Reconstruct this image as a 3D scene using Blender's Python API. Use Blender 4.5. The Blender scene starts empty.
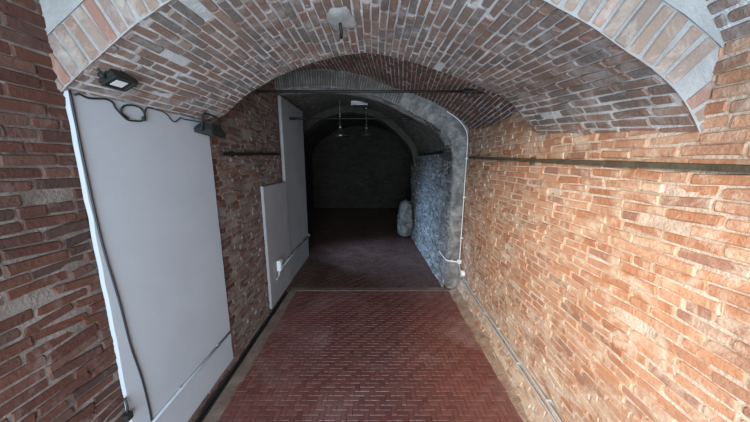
import bpy, bmesh, math, random
from mathutils import Vector, Matrix, noise

C = bpy.context.scene.collection
R = random.Random(7)
V = Vector

# ------------------------------------------------------------------ helpers
def lerp(a, b, t): return a + (b - a) * t

def link(o, parent=None):
    C.objects.link(o)
    if parent: o.parent = parent
    return o

def obj(name, bm, mats, parent=None, smooth=False):
    me = bpy.data.meshes.new(name)
    bm.to_mesh(me); bm.free()
    for m in (mats if isinstance(mats, (list, tuple)) else [mats]):
        me.materials.append(m)
    if smooth:
        for p in me.polygons: p.use_smooth = True
    return link(bpy.data.objects.new(name, me), parent)

def tag(o, label, cat, group=None):
    o['label'] = label; o['category'] = cat
    if group: o['group'] = group
    return o

def thing(name, label, cat, loc=(0, 0, 0), group=None):
    o = bpy.data.objects.new(name, None); C.objects.link(o)
    o.empty_display_size = .05
    o.location = loc
    return tag(o, label, cat, group)

def struct(o):
    o['kind'] = 'structure'; return o

def catmull(pts, n):
    """n+1 points, evenly spaced along a smooth curve through pts"""
    P = [V(p) for p in pts]
    P = [P[0] * 2 - P[1]] + P + [P[-1] * 2 - P[-2]]
    fine = []
    for i in range(1, len(P) - 2):
        p0, p1, p2, p3 = P[i - 1:i + 3]
        for k in range(16):
            t = k / 16
            fine.append(.5 * ((2 * p1) + (p2 - p0) * t + (2 * p0 - 5 * p1 + 4 * p2 - p3) * t * t
                              + (3 * p1 - p0 - 3 * p2 + p3) * t ** 3))
    fine.append(P[-2])
    L = [0]
    for a, b in zip(fine, fine[1:]): L.append(L[-1] + (b - a).length)
    out, j = [], 0
    for i in range(n + 1):
        s = L[-1] * i / n
        while j < len(fine) - 2 and L[j + 1] < s: j += 1
        f = (s - L[j]) / max(1e-9, L[j + 1] - L[j])
        out.append(fine[j].lerp(fine[j + 1], min(1, max(0, f))))
    return out

def curve_len(pts): return sum((b - a).length for a, b in zip(pts, pts[1:]))

def add_box(bm, c, s, rot=None, bevel=0):
    r = bmesh.ops.create_cube(bm, size=1)
    vs = r['verts']
    bmesh.ops.scale(bm, vec=V(s), verts=vs)
    if bevel:
        es = list({e for v in vs for e in v.link_edges})
        g = bmesh.ops.bevel(bm, geom=es, offset=bevel, segments=2, affect='EDGES', profile=.5)
        vs = list({v for f in g['faces'] for v in f.verts} | {v for v in vs if v.is_valid})
    M = Matrix.Translation(V(c))
    if rot is not None: M = M @ rot.to_4x4()
    bmesh.ops.transform(bm, matrix=M, verts=vs)

def add_tube(bm, pts, r, seg=10, smooth_n=0, cap=True):
    P = [V(p) for p in pts]
    if smooth_n: P = catmull(P, smooth_n)
    rings = []
    up = V((0, 0, 1))
    prev = None
    for i, p in enumerate(P):
        d = (P[min(i + 1, len(P) - 1)] - P[max(i - 1, 0)]).normalized()
        if prev is None:
            a = d.cross(up)
            if a.length < .05: a = d.cross(V((1, 0, 0)))
        else:
            a = prev - d * prev.dot(d)
        a.normalize(); prev = a
        b = d.cross(a)
        rr = r[i] if isinstance(r, (list, tuple)) else r
        rings.append([bm.verts.new(p + (a * math.cos(2 * math.pi * k / seg) + b * math.sin(2 * math.pi * k / seg)) * rr)
                      for k in range(seg)])
    for A, B in zip(rings, rings[1:]):
        for k in range(seg):
            bm.faces.new((A[k], A[(k + 1) % seg], B[(k + 1) % seg], B[k]))
    if cap:
        bm.faces.new(rings[0][::-1]); bm.faces.new(rings[-1])

def add_lathe(bm, prof, c, seg=28):
    rings = []
    for r, z in prof:
        rings.append([bm.verts.new((c[0] + r * math.cos(2 * math.pi * k / seg), c[1] + r * math.sin(2 * math.pi * k / seg), c[2] + z))
                      for k in range(seg)])
    for A, B in zip(rings, rings[1:]):
        for k in range(seg):
            bm.faces.new((A[k], A[(k + 1) % seg], B[(k + 1) % seg], B[k]))

def tube_obj(name, pts, r, m, parent=None, n=0, seg=10):
    bm = bmesh.new(); add_tube(bm, pts, r, seg, n)
    return obj(name, bm, m, parent, True)

def box_obj(name, c, s, m, parent=None, bevel=0, rot=None):
    bm = bmesh.new(); add_box(bm, c, s, rot, bevel)
    return obj(name, bm, m, parent)

# ------------------------------------------------------------------ materials
class NT:
    def __init__(self, name):
        self.m = bpy.data.materials.new(name); self.m.use_nodes = True
        self.t = self.m.node_tree; self.t.nodes.clear()
        self.out = self.t.nodes.new('ShaderNodeOutputMaterial')
        self.b = self.t.nodes.new('ShaderNodeBsdfPrincipled')
        self.t.links.new(self.b.outputs[0], self.out.inputs[0])
        self.co = self.t.nodes.new('ShaderNodeTexCoord').outputs['Object']
    def n(self, kind, **kw):
        x = self.t.nodes.new(kind)
        for k, v in kw.items(): setattr(x, k, v)
        return x
    def l(self, a, b): self.t.links.new(a, b)
    def noise(self, scale, detail=4, rough=.6, dist=0, co=None):
        x = self.n('ShaderNodeTexNoise')
        x.inputs['Scale'].default_value = scale; x.inputs['Detail'].default_value = detail
        x.inputs['Roughness'].default_value = rough; x.inputs['Distortion'].default_value = dist
        self.l(co or self.co, x.inputs['Vector'])
        return x.outputs['Fac']
    def ramp(self, fac, stops, interp='LINEAR'):
        x = self.n('ShaderNodeValToRGB'); e = x.color_ramp.elements
        x.color_ramp.interpolation = interp
        while len(e) < len(stops): e.new(.5)
        for s, (p, c) in zip(e, stops):
            s.position = p; s.color = (*c, 1) if len(c) == 3 else c
        self.l(fac, x.inputs[0]); return x.outputs[0]
    def step(self, fac, a, b, hi=1.0):
        x = self.n('ShaderNodeMapRange'); x.inputs['From Min'].default_value = a; x.inputs['From Max'].default_value = b
        x.inputs['To Max'].default_value = hi
        self.l(fac, x.inputs['Value']); return x.outputs[0]
    def math(self, op, a, b):
        x = self.n('ShaderNodeMath', operation=op)
        for i, q in enumerate((a, b)):
            if isinstance(q, (int, float)): x.inputs[i].default_value = q
            else: self.l(q, x.inputs[i])
        return x.outputs[0]
    def mix(self, f, a, b, blend='MIX'):
        x = self.n('ShaderNodeMix', data_type='RGBA', blend_type=blend)
        for i, q in ((0, f), (6, a), (7, b)):
            if isinstance(q, (int, float)): x.inputs[i].default_value = q
            elif isinstance(q, tuple): x.inputs[i].default_value = (*q, 1)
            else: self.l(q, x.inputs[i])
        return x.outputs[2]
    def bump(self, h, strength, dist=.01):
        x = self.n('ShaderNodeBump'); x.inputs['Strength'].default_value = strength; x.inputs['Distance'].default_value = dist
        self.l(h, x.inputs['Height']); self.l(x.outputs[0], self.b.inputs['Normal'])
    def color(self, c):
        if isinstance(c, tuple): self.b.inputs['Base Color'].default_value = (*c, 1)
        else: self.l(c, self.b.inputs['Base Color'])

def brick_mat(name, tones, smear, smear_lo, smear_hi, dark=(.05, .035, .03), dark_amt=.5, low=0.0, rough=.9):
    t = NT(name)
    rnd = t.n('ShaderNodeNewGeometry').outputs['Random Per Island']
    k = len(tones)
    col = t.ramp(rnd, [((i + .5) / k, c) for i, c in enumerate(tones)])
    n1 = t.noise(38, 5, .65)
    col = t.mix(t.step(n1, .35, .75, .55), col, t.mix(.5, col, dark), 'MIX')
    n2 = t.noise(2.3, 4, .6, .4)
    col = t.mix(t.step(n2, .5, .72, dark_amt), col, dark)
    n3 = t.noise(9, 6, .68, .6)
    f3 = n3
    if low:
        sx = t.n('ShaderNodeSeparateXYZ'); t.l(t.co, sx.inputs[0])
        f3 = t.math('ADD', n3, t.step(sx.outputs[2], .75, .0, low))
    col = t.mix(t.step(f3, smear_lo, smear_hi, .8), col, smear)
    t.color(col); t.b.inputs['Roughness'].default_value = rough
    t.b.inputs['Specular IOR Level'].default_value = .25
    t.bump(t.math('ADD', t.noise(60, 6, .7), t.math('MULTIPLY', n3, 1.2)), .55, .012)
    return t.m

def plaster_mat(name, a, b, scale=6, bump=.5, rough=.92, c=None):
    t = NT(name)
    col = t.mix(t.step(t.noise(scale, 6, .65, .3), .35, .65), a, b)
    if c: col = t.mix(t.step(t.noise(scale * .45, 5, .6, .8), .5, .66, .8), col, c)
    t.color(col); t.b.inputs['Roughness'].default_value = rough
    t.b.inputs['Specular IOR Level'].default_value = .25
    t.bump(t.math('ADD', t.noise(70, 6, .7), t.noise(14, 4, .6)), bump, .012)
    return t.m

def flat_mat(name, c, rough=.6, metal=0, var=.25, scale=20, bump=.08):
    t = NT(name)
    d = tuple(x * (1 - var) for x in c)
    t.color(t.mix(t.step(t.noise(scale, 4), .4, .65), c, d))
    t.b.inputs['Roughness'].default_value = rough; t.b.inputs['Metallic'].default_value = metal
    if bump: t.bump(t.noise(scale * 5, 3), bump, .004)
    return t.m

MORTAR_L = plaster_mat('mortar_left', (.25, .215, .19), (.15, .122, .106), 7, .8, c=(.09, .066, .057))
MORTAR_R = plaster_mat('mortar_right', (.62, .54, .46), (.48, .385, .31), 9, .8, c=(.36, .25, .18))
MORTAR_C = plaster_mat('mortar_vault', (.58, .59, .60), (.43, .43, .43), 7, .7, c=(.28, .27, .26))
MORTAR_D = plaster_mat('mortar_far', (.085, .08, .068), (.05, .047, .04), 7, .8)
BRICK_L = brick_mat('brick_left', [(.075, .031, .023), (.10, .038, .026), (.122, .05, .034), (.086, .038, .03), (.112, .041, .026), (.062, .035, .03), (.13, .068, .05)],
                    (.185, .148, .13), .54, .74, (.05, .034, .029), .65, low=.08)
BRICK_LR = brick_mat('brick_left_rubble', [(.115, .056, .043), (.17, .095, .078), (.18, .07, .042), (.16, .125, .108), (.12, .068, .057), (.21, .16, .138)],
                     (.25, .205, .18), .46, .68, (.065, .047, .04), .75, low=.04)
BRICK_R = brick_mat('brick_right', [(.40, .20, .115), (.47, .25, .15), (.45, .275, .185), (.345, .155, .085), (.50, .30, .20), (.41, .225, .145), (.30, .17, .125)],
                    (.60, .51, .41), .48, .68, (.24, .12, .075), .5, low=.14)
BRICK_RU = BRICK_R
BRICK_C = brick_mat('brick_vault', [(.225, .15, .122), (.18, .14, .122), (.26, .152, .115), (.215, .172, .152), (.24, .135, .098), (.155, .146, .138), (.285, .195, .155)],
                    (.42, .415, .41), .50, .74, (.075, .07, .068), .6)
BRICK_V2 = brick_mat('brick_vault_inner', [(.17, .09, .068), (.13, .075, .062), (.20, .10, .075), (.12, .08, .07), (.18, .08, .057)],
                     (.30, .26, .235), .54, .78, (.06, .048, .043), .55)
BRICK_RING = brick_mat('brick_ring', [(.29, .205, .16), (.25, .185, .15), (.31, .155, .115), (.26, .20, .175), (.30, .225, .185), (.22, .17, .145)],
                       (.44, .40, .36), .48, .70, (.16, .13, .11), .45)
STONE_G = brick_mat('stone_grey', [(.14, .136, .13), (.22, .215, .21), (.085, .082, .08), (.18, .168, .155), (.30, .295, .29)],
                    (.38, .375, .37), .52, .74, (.09, .088, .085), .5)
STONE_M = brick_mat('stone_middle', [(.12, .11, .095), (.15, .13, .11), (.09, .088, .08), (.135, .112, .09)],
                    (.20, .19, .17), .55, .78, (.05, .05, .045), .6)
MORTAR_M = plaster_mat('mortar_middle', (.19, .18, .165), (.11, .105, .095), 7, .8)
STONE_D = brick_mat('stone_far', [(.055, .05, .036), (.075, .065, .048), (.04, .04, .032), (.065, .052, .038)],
                    (.095, .088, .07), .58, .8, (.022, .022, .018), .6)  # tones lowered too, so the chamber's dimness sits partly in the colour
PLASTER_G = plaster_mat('plaster_grey', (.34, .335, .325), (.13, .128, .122), 12, 1, c=(.10, .098, .095))
PLASTER_W = plaster_mat('plaster_spandrel', (.36, .36, .355), (.25, .245, .24), 6, .6)
WHITE = plaster_mat('white_panel_paint', (.435, .465, .50), (.40, .43, .465), 2.2, .06, .7)
WHITE_DIM = plaster_mat('dimmed_white_paint', (.33, .33, .335), (.28, .282, .288), 2.5, .1, .75)  # far panels' white darkened to stand in for the weaker light there
PVC = flat_mat('grey_pvc', (.42, .44, .46), .45, 0, .1)
PVC_W = flat_mat('white_pvc', (.72, .72, .70), .45, 0, .08)
PIPE_P = flat_mat('painted_pipe', (.34, .36, .385), .95, 0, .1)
RUBBER = flat_mat('black_cable', (.012, .014, .02), .5, 0, .2)
BLACK = flat_mat('black_enamel', (.012, .013, .011), .75, 0, .2)
IRON = flat_mat('wrought_iron', (.032, .027, .022), .62, .6, .4, 25, .3)
IRON_O = flat_mat('weathered_iron', (.115, .098, .066), .75, .4, .4, 18, .4)
GLASS = flat_mat('lamp_glass', (.62, .64, .64), .15, 0, .05, 20, 0)
ALU = flat_mat('spun_aluminium', (.62, .64, .63), .28, 1, .15, 12, .02)
BULB = flat_mat('frosted_bulb', (.75, .74, .7), .3, 0, .05, 10, 0)
WOOD = flat_mat('dark_gutter', (.022, .019, .016), .8, 0, .3, 15, .3)

def floor_mat(name, tones, dust):
    t = NT(name)
    rnd = t.n('ShaderNodeNewGeometry').outputs['Random Per Island']
    col = t.ramp(rnd, [((i + .5) / len(tones), c) for i, c in enumerate(tones)])
    n2 = t.noise(1.4, 5, .6, .8)
    col = t.mix(t.step(n2, .50, .70, .55), col, dust)
    n4 = t.noise(.9, 4, .55, 1.2)
    col = t.mix(t.step(n4, .56, .74, .6), col, (.045, .02, .015))
    n3 = t.noise(26, 6, .7)
    col = t.mix(t.step(n3, .56, .8, .5), col, dust)
    t.color(col)
    rg = t.n('ShaderNodeMapRange'); rg.inputs['From Min'].default_value = .3; rg.inputs['From Max'].default_value = .7
    rg.inputs['To Min'].default_value = .30; rg.inputs['To Max'].default_value = .58
    t.l(t.noise(3.5, 5, .65), rg.inputs['Value']); t.l(rg.outputs[0], t.b.inputs['Roughness'])
    t.bump(t.noise(45, 5, .6), .18, .006)
    return t.m
FLOOR_B = floor_mat('floor_brick', [(.15, .054, .043), (.185, .066, .052), (.13, .048, .04), (.20, .074, .058), (.165, .062, .052)], (.29, .18, .165))
FLOOR_FAR = floor_mat('floor_brick_far', [(.085, .042, .032), (.105, .052, .04), (.07, .036, .03), (.115, .06, .047)], (.15, .10, .085))  # darker, browner tones for the floor beyond the threshold
FLOOR_M = plaster_mat('floor_joint', (.25, .15, .13), (.14, .07, .057), 9, .4, .8)
DUST = plaster_mat('floor_edge_mortar', (.26, .20, .165), (.17, .115, .09), 6, .6, .9)
EDGE_R = plaster_mat('floor_edge_right', (.40, .30, .23), (.24, .155, .11), 10, .9, .9, c=(.30, .15, .10))
SILL = plaster_mat('threshold_stone', (.21, .15, .125), (.13, .085, .068), 7, .3, .6)

# ------------------------------------------------------------------ brick surfaces
def brick_skin(name, S, U, Vr, L, H, mats, gap=.0062, h=.005, jit=.0026, flip=1, mask=None, seed=1,
               rough_f=None, cell=.028, half=True, mortar_amp=.0045, pick=None, moff=-.0003):
    """one mesh: a rough mortar bed over S(u,v) and every brick standing out of it.
    u runs along the courses, v across them; mats = [mortar, brick, (brick2)]"""
    rn = random.Random(seed)
    bm = bmesh.new()
    def nrm(u, v, e=.004):
        a = S(u + e, v) - S(u - e, v); b = S(u, v + e) - S(u, v - e)
        n = a.cross(b)
        return n.normalized() * flip if n.length > 1e-12 else V((0, 0, 1))
    nu = max(1, int((U[1] - U[0]) / cell)); nv = max(1, int((Vr[1] - Vr[0]) / cell))
    grid = []
    for j in range(nv + 1):
        row = []
        for i in range(nu + 1):
            u = lerp(U[0], U[1], i / nu); v = lerp(Vr[0], Vr[1], j / nv)
            p = S(u, v)
            row.append(bm.verts.new(p + nrm(u, v) * ((moff + mortar_amp * (.7 * noise.noise(p * 7) + .5 * noise.noise(p * 23))))))
        grid.append(row)
    for j in range(nv):
        for i in range(nu):
            q = (grid[j][i], grid[j][i + 1], grid[j + 1][i + 1], grid[j + 1][i])
            f = bm.faces.new(q if flip > 0 else q[::-1]); f.material_index = 0; f.smooth = True
    rows = int(round((Vr[1] - Vr[0]) / H)); H2 = (Vr[1] - Vr[0]) / rows
    for j in range(rows):
        v0 = Vr[0] + j * H2
        u = U[0] - (rn.random() * L if half else 0)
        while u < U[1] - .01:
            l = L * rn.uniform(.88, 1.1) if half else L
            if half and rn.random() < .16: l = L * .5
            a, b = max(u, U[0]), min(u + l, U[1])
            u += l
            if b - a < .02: continue
            if not half and a > U[0] + .01: break
            uc, vc = (a + b) / 2, v0 + H2 / 2
            if mask and not mask(uc, vc): continue
            k = rough_f(uc, vc) if rough_f else 1
            if rn.random() < .012 * k * k: continue
            g = gap * rn.uniform(.7, 1.35) * (.8 + .25 * k)
            du = (b - a) / 2 - g / 2; dv = H2 / 2 - g / 2
            if du < .012: continue
            J = lambda s=1: rn.uniform(-1, 1) * jit * k * s
            cv = vc + J(.8)
            tilt = J(1.0) / max(.05, du) * (1 + (k - 1) * 1.3)
            ch = min(du, dv) * rn.uniform(.08, .40)
            out = [(-du + ch, -dv), (0, -dv), (du - ch, -dv), (du, -dv + ch), (du, dv - ch), (du - ch, dv), (0, dv), (-du + ch, dv), (-du, dv - ch), (-du, -dv + ch)]
            hh = h * rn.uniform(.45, 1.35) + J(.7)
            top, bot, mid = [], [], []
            nn = nrm(uc, vc)
            slope = (J(.35) / max(.05, du), J(.35) / max(.02, dv))
            for (x, y) in out:
                x += J(.6); y += J(.55) + x * tilt
                def at(x, y, z):
                    return S(uc + x, cv + y) + nn * z
                z = hh + slope[0] * x + slope[1] * y
                e = min(.35, .0035 / max(.012, dv))
                bot.append(bm.verts.new(at(x, y, -.012)))
                mid.append(bm.verts.new(at(x, y, z - .004)))
                top.append(bm.verts.new(at(x * (1 - e * dv / du), y * (1 - e), z + J(.22))))
            mi = 1 if pick is None else pick(uc, vc, rn)
            m = len(out)
            fs = []
            for q in range(m):
                for A, B in ((bot, mid), (mid, top)):
                    fq = (A[q], A[(q + 1) % m], B[(q + 1) % m], B[q])
                    fs.append(bm.faces.new(fq if flip > 0 else fq[::-1]))
            fs.append(bm.faces.new(top if flip > 0 else top[::-1]))
            for f in fs: f.material_index = mi
    return struct(obj(name, bm, mats))

# profiles (x, z) from the left springing over the crown to the right springing
NP = 64
def prof(pts): return catmull([(x, 0, z) for x, z in pts], NP)
def pat(P, t):
    t = min(1, max(0, t)) * NP; i = min(NP - 1, int(t))
    return P[i].lerp(P[i + 1], t - i)

K = -.075                                   # the arch faces are slightly skewed to the axis
def loft(P0, y0, P1, y1, k0=K, k1=K):
    Ls = (curve_len(P0) + curve_len(P1)) / 2
    def S(u, v):
        w = (u - y0) / (y1 - y0)
        a, b = pat(P0, v / Ls), pat(P1, v / Ls)
        p = a.lerp(b, w)
        p.y = lerp(y0 + k0 * a.x, y1 + k1 * b.x, w)
        return p
    return S, Ls

NEAR = prof([(-1.15, 2.22), (-1.0, 2.40), (-.6, 2.60), (0, 2.68), (.45, 2.49), (.72, 2.28), (.87, 2.135), (.97, 2.01), (1.05, 1.87)])
A1N = prof([(-1.14, 1.845), (-.975, 1.955), (-.81, 2.055), (-.6, 2.155), (-.35, 2.235), (-.06, 2.27), (.25, 2.20), (.565, 2.05), (.75, 1.94), (.91, 1.825), (1.02, 1.68)])
A1F = prof([(-1.14, 1.865), (-1.0, 1.955), (-.86, 2.06), (-.6, 2.18), (-.35, 2.255), (-.06, 2.29), (.2, 2.24), (.42, 2.17), (.70, 2.06), (.87, 1.97), (1.05, 1.77)])
V2N = prof([(-1.14, 2.38), (-.9, 2.46), (-.5, 2.52), (-.1, 2.46), (.2, 2.32), (.42, 2.215), (.70, 2.15), (.90, 2.085), (1.05, 1.99)])
RO = prof([(-1.16, 2.55), (-.67, 2.63), (-.2, 2.58), (.11, 2.47), (.6, 2.31), (.9, 2.15), (1.075, 2.00), (1.105, 1.82)])
RI = prof([(-1.16, 2.41), (-.6, 2.44), (-.2, 2.40), (.11, 2.31), (.46, 2.15), (.7, 2.02), (.87, 1.86), (.92, 1.62)])
Z3N = prof([(-2.2, 2.35), (-1.6, 2.42), (-1.16, 2.42), (-.6, 2.44), (-.2, 2.40), (.11, 2.31), (.46, 2.15), (.7, 2.02), (.87, 1.86), (.92, 1.62)])
Z3F = prof([(-2.2, 1.75), (-1.9, 2.1), (-1.5, 2.38), (-1.1, 2.6), (-.53, 2.74), (.1, 2.6), (.5, 2.32), (.83, 1.95), (.93, 1.55)])
A3 = prof([(-1.95, 1.7), (-1.7, 2.0), (-1.41, 2.24), (-1.05, 2.48), (-.5, 2.60), (.04, 2.49), (.41, 2.24), (.72, 1.90), (.83, 1.5)])
CH = prof([(-2.3, 1.7), (-1.9, 2.3), (-1.2, 2.7), (-.4, 2.85), (.4, 2.7), (1.0, 2.3), (1.4, 1.7)])

# vault sections
S, Lv = loft(NEAR, -1.6, NEAR, .93)
brick_skin('ceiling', S, (-1.6, .93), (0, Lv), .16, .041, [MORTAR_C, BRICK_C], flip=1, seed=11)
S, Lv = loft(A1N, .92, A1F, 1.84)
brick_skin('ceiling', S, (.92, 1.84), (0, Lv), .155, .041, [MORTAR_C, BRICK_C], flip=1, seed=12, h=.005, gap=.0068)
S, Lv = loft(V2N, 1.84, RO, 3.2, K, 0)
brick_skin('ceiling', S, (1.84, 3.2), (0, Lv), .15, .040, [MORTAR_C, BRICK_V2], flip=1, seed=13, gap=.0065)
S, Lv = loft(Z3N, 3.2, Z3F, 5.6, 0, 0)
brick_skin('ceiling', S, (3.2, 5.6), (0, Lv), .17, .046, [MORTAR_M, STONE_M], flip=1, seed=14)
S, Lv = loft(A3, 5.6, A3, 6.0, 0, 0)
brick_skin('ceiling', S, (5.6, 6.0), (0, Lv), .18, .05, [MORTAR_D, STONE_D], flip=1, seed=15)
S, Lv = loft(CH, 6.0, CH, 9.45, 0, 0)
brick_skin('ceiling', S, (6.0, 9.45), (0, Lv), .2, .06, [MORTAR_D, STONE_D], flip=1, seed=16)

# arch faces
def face(P, yf, k):
    Ls = curve_len(P)
    nr = []
    for i in range(NP + 1):
        d = (P[min(NP, i + 1)] - P[max(0, i - 1)]).normalized()
        nr.append(V((-d.z, 0, d.x)))
    def S(u, v):
        t = min(1, max(0, v / Ls)) * NP; i = min(NP - 1, int(t)); f = t - i
        p = P[i].lerp(P[i + 1], f) + nr[i].lerp(nr[i + 1], f).normalized() * u
        p.y = yf + k * p.x
        return p
    return S, Ls
S, Lv = face(A1N, .92, K)
brick_skin('trim_1', S, (-.009, .145), (0, Lv), .154, .047, [PLASTER_W, BRICK_RING], flip=-1, seed=21, half=False, h=.005, gap=.009)
S, Lv = face(A1N, .925, K)
bm = bmesh.new()
def strip(bm, Pa, ya, Pb, yb, k, n=60, m=6, amp=.006):
    g = []
    for i in range(n + 1):
        a, b = pat(Pa, i / n).copy(), pat(Pb, i / n).copy()
        a.y = ya + k * a.x; b.y = yb + k * b.x
        row = []
        for j in range(m + 1):
            p = a.lerp(b, j / m)
            p.y += noise.noise(p * 8) * amp
            row.append(bm.verts.new(p))
        g.append(row)
    for i in range(n):
        for j in range(m):
            bm.faces.new((g[i][j], g[i][j + 1], g[i + 1][j + 1], g[i + 1][j])).smooth = True
OUT1 = prof([(p.x, p.z) for p in [S(.14, Lv * q / 24) for q in range(25)]])
strip(bm, OUT1, .915, prof([(-1.2, 2.05), (-1.05, 2.36), (-.6, 2.62), (0, 2.72), (.47, 2.56), (.74, 2.36), (.89, 2.22), (1.0, 2.1), (1.12, 1.75)]), .915, K)
struct(obj('trim_2', bm, PLASTER_W))
# back of the front arch, closing the step up to the next vault
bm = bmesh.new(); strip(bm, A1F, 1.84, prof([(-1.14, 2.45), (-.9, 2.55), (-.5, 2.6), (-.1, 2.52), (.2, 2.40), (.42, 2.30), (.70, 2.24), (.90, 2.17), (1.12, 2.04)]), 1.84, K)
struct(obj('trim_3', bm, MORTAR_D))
# second arch: grey plaster band, fan of thin bricks over the left haunch, jamb on the right
bm = bmesh.new()
g = []
ring_o = [p.copy() for p in RO] + [V((1.105, 0, z)) for z in (1.5, 1.1, .7, .3, 0)]
ring_i = [p.copy() for p in RI] + [V((.925, 0, z)) for z in (1.35, 1.0, .65, .3, 0)]
for a, b in zip(ring_o, ring_i):
    row = []
    for j in range(7):
        p = a.lerp(b, j / 6)
        p.y = 3.17 + .03 * (j / 6) ** 2 + noise.noise(p * 6) * .014
        if j == 6: p.x += noise.noise(p * 5) * .02
        row.append(bm.verts.new(p))
    q = row[-1].co.copy(); q.y = 3.45
    row.append(bm.verts.new(q)); g.append(row)
for A, B in zip(g, g[1:]):
    for j in range(7):
        bm.faces.new((A[j], B[j], B[j + 1], A[j + 1])).smooth = True
struct(obj('trim_4', bm, PLASTER_G))
S, Lv = face(RI, 3.155, 0)
brick_skin('trim_5', S, (0.0, .165), (0, Lv * .60), .165, .027, [PLASTER_G, STONE_M], flip=-1, seed=23, half=False, gap=.009, h=.007)
# third arch face
bm = bmesh.new(); strip(bm, A3, 5.6, Z3F, 5.6, 0)
struct(obj('trim_6', bm, MORTAR_D))

# ------------------------------------------------------------------ walls
XL = -1.13
def S_left(u, v):
    bulge = .007 * noise.noise(V((u * 1.3, v * 1.3, 3))) + .006 * noise.noise(V((u * 4, v * 4, 9)))
    return V((XL + bulge, u, v))
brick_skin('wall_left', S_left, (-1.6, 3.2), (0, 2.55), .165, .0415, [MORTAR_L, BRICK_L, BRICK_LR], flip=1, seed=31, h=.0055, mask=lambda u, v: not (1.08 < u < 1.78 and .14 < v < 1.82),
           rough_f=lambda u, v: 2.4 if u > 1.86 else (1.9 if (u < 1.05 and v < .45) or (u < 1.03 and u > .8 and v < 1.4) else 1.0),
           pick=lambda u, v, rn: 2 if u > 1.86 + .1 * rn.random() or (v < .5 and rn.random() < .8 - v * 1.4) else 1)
def right_x(y, z):
    flare = .06 * max(0, 1 - z / .20) ** 1.6 
    return .972 + .035 * y - flare
def S_right(u, v):
    b = .014 * noise.noise(V((u * 1.2, v * 1.2, 7))) + .008 * noise.noise(V((u * 4, v * 4, 5)))
    return V((right_x(u, v) + b, u, v))
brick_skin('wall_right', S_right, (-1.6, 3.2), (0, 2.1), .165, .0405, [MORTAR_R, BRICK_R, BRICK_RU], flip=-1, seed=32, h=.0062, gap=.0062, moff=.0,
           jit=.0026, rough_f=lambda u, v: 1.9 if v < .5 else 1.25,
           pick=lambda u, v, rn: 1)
# grey rubble wall beyond the second arch, right
def S_rr(u, v):
    b = .03 * noise.noise(V((u * 2, v * 2, 17))) + .016 * noise.noise(V((u * 6, v * 6, 5)))
    return V((lerp(.925, .84, (u - 3.2) / 2.4) + b - .05 * max(0, 1 - v / .2), u, v))
brick_skin('wall_far_right', S_rr, (3.2, 6.0), (0, 1.75), .13, .05, [PLASTER_G, STONE_G], flip=-1, seed=33, h=.009, jit=.006, gap=.010, rough_f=lambda u, v: 1.5)
# far left wall carrying the tall panel, and its end face
def S_fl(u, v): return V((-1.16, u, v))
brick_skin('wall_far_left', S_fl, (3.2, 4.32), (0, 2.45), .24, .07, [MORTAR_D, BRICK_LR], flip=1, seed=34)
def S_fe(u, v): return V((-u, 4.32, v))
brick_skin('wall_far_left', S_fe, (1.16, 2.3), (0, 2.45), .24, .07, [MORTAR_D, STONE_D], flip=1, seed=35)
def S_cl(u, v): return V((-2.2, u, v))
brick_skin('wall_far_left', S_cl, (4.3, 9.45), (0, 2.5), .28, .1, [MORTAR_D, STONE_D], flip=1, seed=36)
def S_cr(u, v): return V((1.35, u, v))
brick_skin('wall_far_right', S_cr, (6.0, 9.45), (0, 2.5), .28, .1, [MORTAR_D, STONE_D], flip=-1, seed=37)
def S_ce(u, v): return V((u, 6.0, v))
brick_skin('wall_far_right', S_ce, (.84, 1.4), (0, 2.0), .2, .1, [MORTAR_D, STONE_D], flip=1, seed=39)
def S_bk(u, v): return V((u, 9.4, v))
brick_skin('wall_back', S_bk, (-2.3, 1.45), (0, 2.9), .18, .06, [MORTAR_D, STONE_D], flip=1, seed=38, h=.012, jit=.006)

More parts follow.
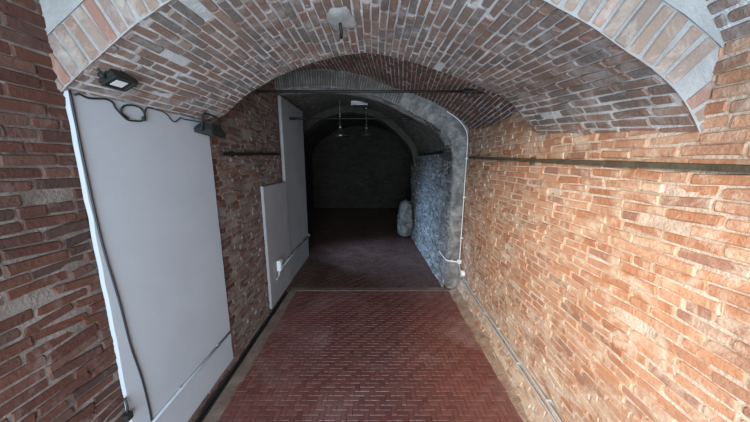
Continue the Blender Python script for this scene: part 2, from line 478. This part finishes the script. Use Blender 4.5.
# ------------------------------------------------------------------ floor: small bricks on edge, herringbone
def floor_bed(bm, x0, x1, y0, y1):
    q = [bm.verts.new(p) for p in ((x0, y0, -.002), (x1, y0, -.002), (x1, y1, -.002), (x0, y1, -.002))]
    bm.faces.new(q).material_index = 0
bm = bmesh.new()
floor_bed(bm, -1.075, 1.2, -1.6, 3.2); floor_bed(bm, -1.2, 1.2, 3.2, 4.32); floor_bed(bm, -2.3, 1.4, 4.32, 9.45)
w, n = .036, 2
rf = random.Random(5)
def fbrick(x0, y0, x1, y1):
    cx, cy = (x0 + x1) / 2, (y0 + y1) / 2
    lim_l = -1.0 if cy < 3.18 else (-1.12 if cy < 4.3 else -2.2)
    lim_r = .955 if cy < 3.2 else (.93 if cy < 6 else 1.35)
    x0, x1 = max(x0, lim_l), min(x1, lim_r)
    if cy < 3.12: y1 = min(y1, 3.12)
    else: y0 = max(y0, 3.215)
    y0 = max(y0, -1.6); y1 = min(y1, 9.42)
    if x1 - x0 < .012 or y1 - y0 < .012: return
    g = .0017
    z = rf.uniform(.0, .0016); tx, ty = rf.uniform(-1, 1) * .009, rf.uniform(-1, 1) * .009
    pts = [(x0 + g, y0 + g), (x1 - g, y0 + g), (x1 - g, y1 - g), (x0 + g, y1 - g)]
    f = lambda x, y: z + .003 + (x - cx) * tx + (y - cy) * ty
    lo = [bm.verts.new((x, y, -.006)) for x, y in pts]
    mi = [bm.verts.new((x, y, f(x, y) - .002)) for x, y in pts]
    e = .0015
    pt2 = [(x0 + g + e, y0 + g + e), (x1 - g - e, y0 + g + e), (x1 - g - e, y1 - g - e), (x0 + g + e, y1 - g - e)]
    up = [bm.verts.new((x, y, f(x, y))) for x, y in pt2]
    fs = [bm.faces.new(up)]
    for k in range(4):
        for A, B in ((lo, mi), (mi, up)):
            fs.append(bm.faces.new((A[k], A[(k + 1) % 4], B[(k + 1) % 4], B[k])))
    for q in fs: q.material_index = 1 if cy < 3.17 else 2
for p in range(-120, 250):
    for q in range(-90, 90):
        ox, oy = (p + n * q) * w, (p - n * q) * w
        if ox < -2.5 or ox > 1.5 or oy < -2 or oy > 9.6: continue
        fbrick(ox, oy, ox + n * w, oy + w)
        fbrick(ox, oy + w, ox + w, oy + (n + 1) * w)
struct(obj('floor', bm, [FLOOR_M, FLOOR_B, FLOOR_FAR]))
# mortar border on the left, gutter slot and threshold
bm = bmesh.new()
def slab(bm, x0, x1, y0, y1, z0, z1, nx, ny, amp):
    g = [[bm.verts.new((lerp(x0, x1, i / nx), lerp(y0, y1, j / ny),
                        lerp(z0, z1, i / nx) + noise.noise(V((lerp(x0, x1, i / nx) * 12, lerp(y0, y1, j / ny) * 7, 2))) * amp))
          for i in range(nx + 1)] for j in range(ny + 1)]
    for j in range(ny):
        for i in range(nx):
            bm.faces.new((g[j][i], g[j][i + 1], g[j + 1][i + 1], g[j + 1][i])).smooth = True
slab(bm, -1.078, -.985, -1.6, 3.12, .010, .004, 5, 120, .007)
struct(obj('trim_7', bm, DUST))
bm = bmesh.new(); slab(bm, .925, 1.02, -1.6, 3.12, .002, .05, 5, 140, .012)
struct(obj('trim_8', bm, EDGE_R))
bm = bmesh.new()
for x, z, sx, sz in ((-1.122, -.02, .016, .07), (-1.082, -.02, .012, .07), (-1.10, -.045, .05, .01)):
    add_box(bm, (x, .78, z), (sx, 4.76, sz), None, .002)
struct(obj('baseboard_left', bm, WOOD))
bm = bmesh.new(); add_box(bm, (-.08, 3.168, -.001), (2.1, .085, .018), None, .004)
struct(obj('trim_9', bm, SILL))
box_obj('trim_10', (-.2, -1.62, -.06), (2.8, .05, .12), SILL)['kind'] = 'structure'

# ------------------------------------------------------------------ white panels
def panel(name, x, y0, y1, z0, z1, th, m, wob, seed):
    bm = bmesh.new(); r = random.Random(seed)
    out = []
    N = 26
    for i in range(N): out.append((lerp(y0, y1, i / N), z0))
    for i in range(N): out.append((y1, lerp(z0, z1, i / N)))
    for i in range(N): out.append((lerp(y1, y0, i / N), z1))
    for i in range(N): out.append((y0, lerp(z1, z0, i / N)))
    out = [(y + r.uniform(-wob, wob), z + r.uniform(-wob, wob)) for y, z in out]
    cy, cz = (y0 + y1) / 2, (z0 + z1) / 2
    e = .006
    A = [bm.verts.new((x - th, y, z)) for y, z in out]
    B = [bm.verts.new((x - e, y, z)) for y, z in out]
    D = [bm.verts.new((x, y + (e if y < cy else -e), z + (e if z < cz else -e))) for y, z in out]
    k = len(out)
    for P, Q in ((A, B), (B, D)):
        for i in range(k): bm.faces.new((P[i], P[(i + 1) % k], Q[(i + 1) % k], Q[i]))
    bm.faces.new(D); bm.faces.new(A[::-1])
    bmesh.ops.recalc_face_normals(bm, faces=bm.faces)
    return obj(name, bm, m)
XP = -1.111
tag(panel('wall_panel', XP, 1.015, 1.845, .085, 1.872, .012, WHITE, .0025, 1),
    'large smooth white panel on the near left brick wall, under the black cable', 'panel', None)
tag(panel('wall_panel', -1.10, 2.60, 3.30, .06, 1.37, .025, WHITE_DIM, .002, 2),
    'low white panel on the left wall carrying the small switch box', 'panel', None)
tag(panel('wall_panel', -1.12, 3.33, 4.30, .04, 2.385, .035, WHITE_DIM, .002, 3),
    'tall white panel at the far end of the left wall beside the dark chamber', 'panel', None)

# ------------------------------------------------------------------ cables on the big panel
xc = XP + .005
tag(tube_obj('cable', [(xc, y, z) for y, z in ((1.022, 1.86), (1.024, 1.6), (1.033, 1.29), (1.058, 1.015), (1.072, .786), (1.096, .583), (1.106, .35), (1.092, .18), (1.10, .03))], .0038, RUBBER, None, 90, 8),
    'long black cable running down the left edge of the large white panel', 'cable')
top = [(1.036, 1.862), (1.06, 1.868), (1.12, 1.862), (1.19, 1.868), (1.25, 1.874), (1.29, 1.866), (1.318, 1.845), (1.34, 1.822),
       (1.375, 1.805), (1.415, 1.806), (1.455, 1.812), (1.475, 1.835), (1.468, 1.865), (1.43, 1.874), (1.385, 1.87), (1.35, 1.855), (1.345, 1.832), (1.375, 1.812)]
tp2 = [(1.46, 1.82), (1.478, 1.858), (1.50, 1.882), (1.56, 1.884), (1.62, 1.882), (1.665, 1.872), (1.70, 1.848), (1.735, 1.842), (1.765, 1.856), (1.80, 1.872), (1.83, 1.868)]
top = [(1.036 + (y - 1.036) * .55 if y < 1.33 and i < 8 else 1.21 + (y - 1.34) * .89, z) for i, (y, z) in enumerate(top)]
tp2 = [(1.32 + (y - 1.46) * .75, z) for y, z in tp2 + [(1.95, 1.872), (2.1, 1.874)]]
t = thing('cable', 'black cable with a loose loop along the top edge of the large white panel', 'cable', (xc, 1.036, 1.862))
def off(pts, loc): return [tuple(V(p) - V(loc)) for p in pts]
L0 = (xc, 1.036, 1.862)
tube_obj('looped_lead', off([(xc + .004 * (i % 2), y, z - .016) for i, (y, z) in enumerate(top)], L0), .0038, RUBBER, t, 110, 8)
tube_obj('lead_end', off([(xc + .004, y, z - .02) for y, z in tp2], L0), .0031, RUBBER, t, 60, 8)
bm = bmesh.new(); add_box(bm, V((xc + .006, 1.32, 1.806)) - V(L0), (.014, .014, .02), None, .003)
obj('cable_tie', bm, BLACK, t)
# small plug at the lower left corner of the panel
t = thing('cable_plug', 'small black plug hanging at the lower left corner of the large white panel', 'plug', (-1.10, .995, .49))
bm = bmesh.new(); add_box(bm, (0, 0, 0), (.03, .034, .034), None, .007); obj('plug_body', bm, BLACK, t)
tube_obj('plug_lead', [(0, .002, .012), (0.004, .004, .05), (-.008, .012, .085)], .005, RUBBER, t, 10, 8)

# ------------------------------------------------------------------ conduits
def conduit(name, pts, r, m, label, clips, clip_axis, n=0):
    t = thing(name, label, 'pipe', pts[0])
    tube_obj('pipe', off(pts, pts[0]), r, m, t, n, 12)
    for c, s in clips:
        bm = bmesh.new(); add_box(bm, V(c) - V(pts[0]), s, None, .003); obj('clip', bm, m, t)
    return t
conduit('conduit', [(XP + .009, 1.10, .335), (XP + .009, 1.835, .335)], .008, PIPE_P,
        'painted grey pipe running low across the large white panel', [((XP + .005, y, .335), (.014, .014, .024)) for y in (1.3, 1.66)], 'y')
conduit('conduit', [(-1.078, 2.86, .415), (-1.078, 3.35, .415), (-1.098, 3.42, .415), (-1.10, 4.29, .41)], .012, PVC,
        'grey pipe running from the switch box along the far white panels', [((-1.084, 3.1, .415), (.02, .018, .032)), ((-1.108, 3.9, .413), (.02, .018, .032)), ((-1.104, 4.27, .41), (.03, .03, .04))], 'y')
t = thing('switch_box', 'small pale switch box on the low white panel above its pipe', 'switch', (-1.07, 2.82, .47))
bm = bmesh.new(); add_box(bm, (0, 0, 0), (.045, .075, .12), None, .006); obj('box_body', bm, PVC_W, t)
bm = bmesh.new(); add_box(bm, (.024, 0, .015), (.006, .04, .05), None, .002); obj('rocker', bm, PVC, t)
tube_obj('cable_gland', [(-.004, .02, -.055), (-.006, .035, -.075), (-.008, .05, -.056)], .011, PVC, t, 8, 10)
tube_obj('lower_stub', [(-.006, -.01, -.06), (-.006, -.03, -.11), (-.008, -.10, -.13)], .009, PVC, t, 10, 10)

def rx(y, z, d=0): return right_x(y, z) - .024 - d
ys = [-.2, .3, .8, 1.3, 1.8, 2.3, 2.75]
conduit('conduit', [(rx(y, .236, -.006), y, .236) for y in ys] + [(rx(2.93, .25), 2.95, .27)], .0075, PVC,
        'upper of two grey pipes running low along the right brick wall', [((rx(y, .236) + .014, y, .236), (.03, .014, .024)) for y in (.7, 1.32, 2.0, 2.6)], 'y', 40)
conduit('conduit', [(rx(y, .196, -.002), y, .196) for y in ys] + [(rx(2.95, .2, .01), 2.93, .22)], .0065, PVC,
        'lower of two grey pipes running low along the right brick wall', [((rx(y, .196) + .014, y, .196), (.03, .014, .022)) for y in (1.0, 1.66, 2.3)], 'y', 40)
t = thing('junction_box', 'round white junction box on the right wall where the two pipes end', 'box', (rx(2.96, .31), 2.97, .305))
bm = bmesh.new(); add_lathe(bm, [(0, .03), (.03, .03), (.036, .024), (.038, 0), (.038, -.012), (0, -.012)], (0, 0, 0), 20)
bmesh.ops.rotate(bm, cent=(0, 0, 0), matrix=Matrix.Rotation(-math.pi / 2, 3, 'Y'), verts=bm.verts)
bmesh.ops.recalc_face_normals(bm, faces=bm.faces); obj('box_body', bm, PVC_W, t, True)
bm = bmesh.new(); add_lathe(bm, [(0, .036), (.012, .035), (.014, .028), (0, .028)], (0, 0, 0), 14)
bmesh.ops.rotate(bm, cent=(0, 0, 0), matrix=Matrix.Rotation(-math.pi / 2, 3, 'Y'), verts=bm.verts)
bmesh.ops.recalc_face_normals(bm, faces=bm.faces); obj('lid_screw', bm, PVC, t, True)
conduit('conduit', [(1.045, 3.115, .42), (1.05, 3.115, .9), (1.052, 3.115, 1.4), (1.055, 3.115, 1.82), (1.03, 3.12, 1.97), (.93, 3.12, 2.085), (.80, 3.12, 2.17)], .006, PVC_W,
        'pale thin pipe climbing the corner of the second arch on the right', [((1.055, 3.12, z), (.035, .03, .016)) for z in (.7, 1.2, 1.65)], 'z', 60)
t = thing('junction_box', 'small white elbow box at the foot of the climbing pale pipe', 'box', (1.04, 3.11, .40))
bm = bmesh.new(); add_box(bm, (0, 0, 0), (.05, .045, .05), None, .008); obj('box_body', bm, PVC_W, t)
tube_obj('elbow', [(.0, 0, -.02), (.0, -.03, -.055), (-.01, -.10, -.075)], .01, PVC, t, 10, 10)
conduit('conduit', [(1.02, 3.10, .40), (.97, 3.115, .40), (.905, 3.14, .402), (.89, 3.22, .402), (.888, 3.5, .40)], .010, PVC_W,
        'short white pipe turning round the right jamb of the second arch', [((.96, 3.13, .40), (.016, .03, .03))], 'x', 24)

# ------------------------------------------------------------------ iron bars set along the walls, tie rods across
def bar(name, pts, sx, sz, m, label, brk):
    t = thing(name, label, 'iron bar', pts[0])
    bm = bmesh.new()
    P = [V(p) - V(pts[0]) for p in pts]
    rings = []
    for i, p in enumerate(P):
        z = sz * (1 + .12 * noise.noise(p * 6 + V((3, 1, 2))))
        rings.append([bm.verts.new(p + V(q)) for q in ((-sx, 0, -z), (sx, 0, -z), (sx, 0, z * .8), (sx * .7, 0, z), (-sx * .7, 0, z), (-sx, 0, z * .8))])
    for A, B in zip(rings, rings[1:]):
        for k in range(6): bm.faces.new((A[k], A[(k + 1) % 6], B[(k + 1) % 6], B[k]))
    bm.faces.new(rings[0]); bm.faces.new(rings[-1][::-1])
    bmesh.ops.recalc_face_normals(bm, faces=bm.faces)
    obj('bar', bm, m, t)
    for c, s in brk:
        bm = bmesh.new(); add_box(bm, V(c) - V(pts[0]), s, None, .004); obj('bracket', bm, m, t)
    return t
def seg(a, b, n): return [tuple(V(a).lerp(V(b), i / n)) for i in range(n + 1)]
bar('wall_bar', [(right_x(y, 1) - .022, y, 1.562 + .032 * y) for y in [-.6 + .1 * i for i in range(37)]], .016, .0105, IRON_O,
    'long dark iron bar along the right brick wall at shoulder height', [((right_x(y, 1) - .005, y, 1.562 + .032 * y - .006), (.03, .03, .05)) for y in (.55, 1.75, 2.85)])
bar('wall_bar', [(-1.105, y, 1.60 + .032 * y) for y in [1.95 + .09 * i for i in range(14)]], .012, .012, IRON,
    'short dark iron bar on the left brick wall between the white panels', [((-1.118, y, 1.60 + .032 * y), (.03, .03, .045)) for y in (2.1, 2.95)])
bar('wall_bar', [(lerp(.925, .84, (y - 3.2) / 2.4) - .03, y, 1.735) for y in [3.45 + .1 * i for i in range(16)]], .014, .014, IRON,
    'dark iron bar on the grey stone wall beyond the second arch', [((lerp(.925, .84, (y - 3.2) / 2.4) - .012, y, 1.735), (.04, .03, .045)) for y in (3.7, 4.7)])
def rod(a, b, label):
    t = thing('tie_rod', label, 'tie rod', a)
    A, B = V(a), V(b)
    tube_obj('rod', off([a, tuple(A.lerp(B, .5)), b], a), .0095, IRON, t, 0, 10)
    for p, sg in ((A, 1), (B, -1)):
        bm = bmesh.new(); add_tube(bm, [p - A, p - A + V((sg * .22, 0, 0))], .015, 10); obj('turnbuckle' if sg < 0 else 'end_sleeve', bm, IRON, t, True)
        bm = bmesh.new(); add_box(bm, p - A + V((sg * .006, 0, 0)), (.012, .034, .034), None, .003); obj('anchor_plate', bm, IRON, t)
    return t
rod((-1.105, 2.13, 2.13), (.885, 2.13, 2.13), 'dark iron tie rod spanning the brick vault in front of the second arch')
rod((-1.085, 3.53, 2.155), (.50, 3.53, 2.155), 'dark iron tie rod crossing in front of the tall white panel')

# ------------------------------------------------------------------ floodlights
def fins(bm, w, d, h, n):
    for i in range(n):
        add_box(bm, (lerp(-w, w, i / (n - 1)), 0, 0), (.005, d, h), None, .001)
def floodlight(loc, rot, s, label):
    t = thing('floodlight', label, 'floodlight', loc, 'black floodlights on the left wall')
    t.rotation_euler = rot; t.scale = (s, s, s)
    bm = bmesh.new()          # housing: shallow tapered box, glass faces -Z, fins on +Z
    b = [bm.verts.new((x * .085, y * .062, -.022)) for x, y in ((-1, -1), (1, -1), (1, 1), (-1, 1))]
    m = [bm.verts.new((x * .085, y * .062, .0)) for x, y in ((-1, -1), (1, -1), (1, 1), (-1, 1))]
    c = [bm.verts.new((x * .055, y * .04, .04)) for x, y in ((-1, -1), (1, -1), (1, 1), (-1, 1))]
    for A, B in ((b, m), (m, c)):
        for k in range(4): bm.faces.new((A[k], A[(k + 1) % 4], B[(k + 1) % 4], B[k]))
    bm.faces.new(c); bm.faces.new(b[::-1])
    bmesh.ops.bevel(bm, geom=list(bm.edges), offset=.005, segments=2, affect='EDGES')
    obj('housing', bm, BLACK, t)
    bm = bmesh.new()
    for q in ((0, .053, .155, .016), (0, -.053, .155, .016), (.072, 0, .018, .11), (-.072, 0, .018, .11)):
        add_box(bm, (q[0], q[1], -.026), (q[2], q[3], .012), None, .002)
    obj('bezel', bm, BLACK, t)
    bm = bmesh.new(); add_box(bm, (.004, -.004, -.0245), (.075, .058, .005)); obj('glass', bm, GLASS, t)
    bm = bmesh.new()
    for i in range(7): add_box(bm, (lerp(-.045, .045, i / 6), 0, .046), (.004, .066, .022), None, .001)
    obj('heat_sink', bm, BLACK, t)
    bm = bmesh.new()
    add_tube(bm, [(-.096, 0, -.005), (-.10, 0, .05), (-.085, 0, .095), (0, 0, .105), (.085, 0, .095), (.10, 0, .05), (.096, 0, -.005)], .006, 8, 30)
    obj('bracket', bm, BLACK, t, True)
    for sx in (-1, 1):
        bm = bmesh.new(); add_tube(bm, [(sx * .084, 0, -.002), (sx * .118, 0, -.002)], [.013, .013], 12); obj('knob', bm, BLACK, t, True)
    tube_obj('lead', [(.03, .02, .05), (.05, .05, .075), (.075, .075, .07), (.10, .08, .11)], .004, RUBBER, t, 16, 8)
    return t
floodlight((-.985, 1.09, 1.912), V((.42, -.02, -.9)).to_track_quat('-Z', 'Y').to_euler(), .58,
           'black floodlight fixed to the vault above the top left corner of the large white panel')
floodlight((-1.045, 1.75, 1.80), (math.radians(10), math.radians(4), math.pi / 2), .92,
           'slim black floodlight seen edge-on at the top right corner of the large white panel')

# ------------------------------------------------------------------ pendants and batten
def pendant(x, y, z, ztop, s, label):
    t = thing('pendant_lamp', label, 'pendant lamp', (x, y, z), 'metal pendant lamps in the far vault')
    bm = bmesh.new()
    pr = [(.03, .155), (.036, .12), (.06, .10), (.105, .07), (.145, .032), (.168, .004), (.176, .0), (.172, -.003), (.162, .004), (.14, .028), (.10, .064), (.056, .092), (.03, .11)]
    add_lathe(bm, [(r * s, q * s) for r, q in pr], (0, 0, 0), 36); bmesh.ops.recalc_face_normals(bm, faces=bm.faces)
    obj('lamp_shade', bm, ALU, t, True)
    bm = bmesh.new(); add_lathe(bm, [(0, .24), (.016, .235), (.024, .21), (.026, .17), (.034, .15), (.03, .13), (0, .13)], (0, 0, 0), 20)
    bmesh.ops.recalc_face_normals(bm, faces=bm.faces); obj('lamp_holder', bm, ALU, t, True)
    bm = bmesh.new(); bmesh.ops.create_uvsphere(bm, u_segments=16, v_segments=10, radius=.035, matrix=Matrix.Translation((0, 0, .055))); obj('bulb', bm, BULB, t, True)
    bm = bmesh.new(); H = ztop - z; zz = .235; k = 0
    while zz < H - .03:
        r = bmesh.ops.create_circle(bm, segments=10, radius=.009, matrix=Matrix.Translation((0, 0, 0)))
        bmesh.ops.delete(bm, geom=r['verts'], context='VERTS')
        ax = V((1, 0, 0)) if k % 2 else V((0, 1, 0))
        ring = [V((0, 0, zz + .014)) + (ax * math.cos(a) * .008 + V((0, 0, 1)) * math.sin(a) * .017) for a in [2 * math.pi * i / 10 for i in range(11)]]
        add_tube(bm, ring, .003, 6, 0, False)
        zz += .026; k += 1
    obj('chain', bm, ALU, t, True)
    bm = bmesh.new(); add_lathe(bm, [(0, H - .04), (.02, H - .035), (.045, H - .01), (.05, H), (0, H + .01)], (0, 0, 0), 20)
    bmesh.ops.recalc_face_normals(bm, faces=bm.faces); obj('ceiling_rose', bm, ALU, t, True)
    return t
pendant(-.60, 4.75, 2.055, 2.66, 1.0, 'left and nearer of two metal dome pendants hanging in the far vault')
pendant(-.17, 5.35, 2.12, 2.63, .92, 'right and farther of two metal dome pendants hanging in the far vault')
t = thing('batten_light', 'short pale tube light fixed under the far vault above the pendants', 'light fitting', (-.25, 4.45, 2.535))
bm = bmesh.new(); add_box(bm, (0, 0, .015), (.26, .06, .03), None, .006); obj('batten_body', bm, PVC_W, t)
bm = bmesh.new(); add_tube(bm, [(-.12, 0, -.015), (.12, 0, -.015)], .013, 12); obj('tube', bm, BULB, t, True)
for sx in (-1, 1):
    bm = bmesh.new(); add_box(bm, (sx * .122, 0, -.012), (.014, .03, .04), None, .003); obj('tube_holder', bm, PVC_W, t)

# ------------------------------------------------------------------ hook in the vault, guard stone
t = thing('ceiling_hook', 'rusty iron hook in a plaster patch at the crown of the front vault', 'hook', (-.165, 1.40, 2.262))
bm = bmesh.new()
add_lathe(bm, [(0, -.008), (.04, -.008), (.07, -.003), (.085, .008)], (0, 0, 0), 18)
for v in bm.verts:
    f = 1 + .35 * noise.noise(v.co * 20 + V((1, 5, 2))); v.co.x *= f * .8; v.co.y *= f * 1.35
bmesh.ops.remove_doubles(bm, verts=bm.verts, dist=1e-5)
obj('plaster_patch', bm, PLASTER_W, t, True)
tube_obj('hook', [(0, 0, .02), (0, 0, -.02), (.004, .012, -.045), (0, .03, -.058), (-.004, .046, -.045), (-.004, .048, -.028)], .007, IRON, t, 24, 8)

bm = bmesh.new(); bmesh.ops.create_icosphere(bm, subdivisions=4, radius=1)
for v in bm.verts:
    p = v.co.copy()
    k = 1 + .22 * noise.noise(p * 2.1) + .16 * noise.noise(p * 4.5 + V((4, 1, 0))) + .09 * noise.noise(p * 11)
    q = max(abs(p.x), abs(p.y), abs(p.z)) ** .55
    z = p.z / q * .5 + .5
    rad = (.18 - .05 * z) * k
    v.co = V((p.x / q * rad, p.y / q * rad * 1.2, max(0, min(1.05, z)) * .80 * (1 + .06 * noise.noise(p * 3))))
o = obj('guard_stone', bm, PLASTER_G, None, True); o.location = (.665, 5.70, -.005)
tag(o, 'rough grey guard stone standing at the foot of the far right pier', 'stone')

# ------------------------------------------------------------------ light
W = bpy.data.worlds.new('World'); bpy.context.scene.world = W; W.use_nodes = True
W.node_tree.nodes['Background'].inputs[0].default_value = (.62, .75, 1, 1)
W.node_tree.nodes['Background'].inputs[1].default_value = .5
def area(name, loc, target, sx, sy, power, col, spread=180):
    L = bpy.data.lights.new(name, 'AREA'); L.shape = 'RECTANGLE'; L.size = sx; L.size_y = sy; L.energy = power; L.color = col
    L.spread = math.radians(spread)
    o = bpy.data.objects.new(name, L); C.objects.link(o); o.location = loc
    o.rotation_euler = (V(target) - V(loc)).to_track_quat('-Z', 'Y').to_euler()
    return o
area('entrance_daylight', (-.12, -1.15, 1.2), (0, 3, 1.35), 1.5, 2.0, 135, (.70, .86, 1.0))
L = bpy.data.lights.new('entrance_lamp', 'SPOT'); L.energy = 430; L.color = (1, .79, .58); L.spot_size = math.radians(52); L.spot_blend = 1.0; L.shadow_soft_size = .12
o = bpy.data.objects.new('entrance_lamp', L); C.objects.link(o); o.location = (-.75, -.35, 1.9)
o.rotation_euler = (V((1.0, 1.5, .82)) - V(o.location)).to_track_quat('-Z', 'Y').to_euler()
area('side_blue_fill', (-2.05, 5.1, 1.5), (.9, 4.2, .1), .5, .7, 16, (.42, .66, 1.0), 55)  # added blue light out of view, brightens the foot of the right wall

# ------------------------------------------------------------------ camera
cam = bpy.data.cameras.new('camera'); co = bpy.data.objects.new('camera', cam); C.objects.link(co)
cam.sensor_width = 36; cam.lens = 36 * 265 / 750; cam.clip_start = .02
co.location = (0, 0, 1.6); co.rotation_euler = (math.radians(90 - 10.3), 0, 0)
sc = bpy.context.scene; sc.camera = co
sc.view_settings.view_transform = 'Standard'; sc.view_settings.look = 'None'
sc.view_settings.exposure = .15; sc.view_settings.gamma = 1; sc.view_settings.use_curve_mapping = False
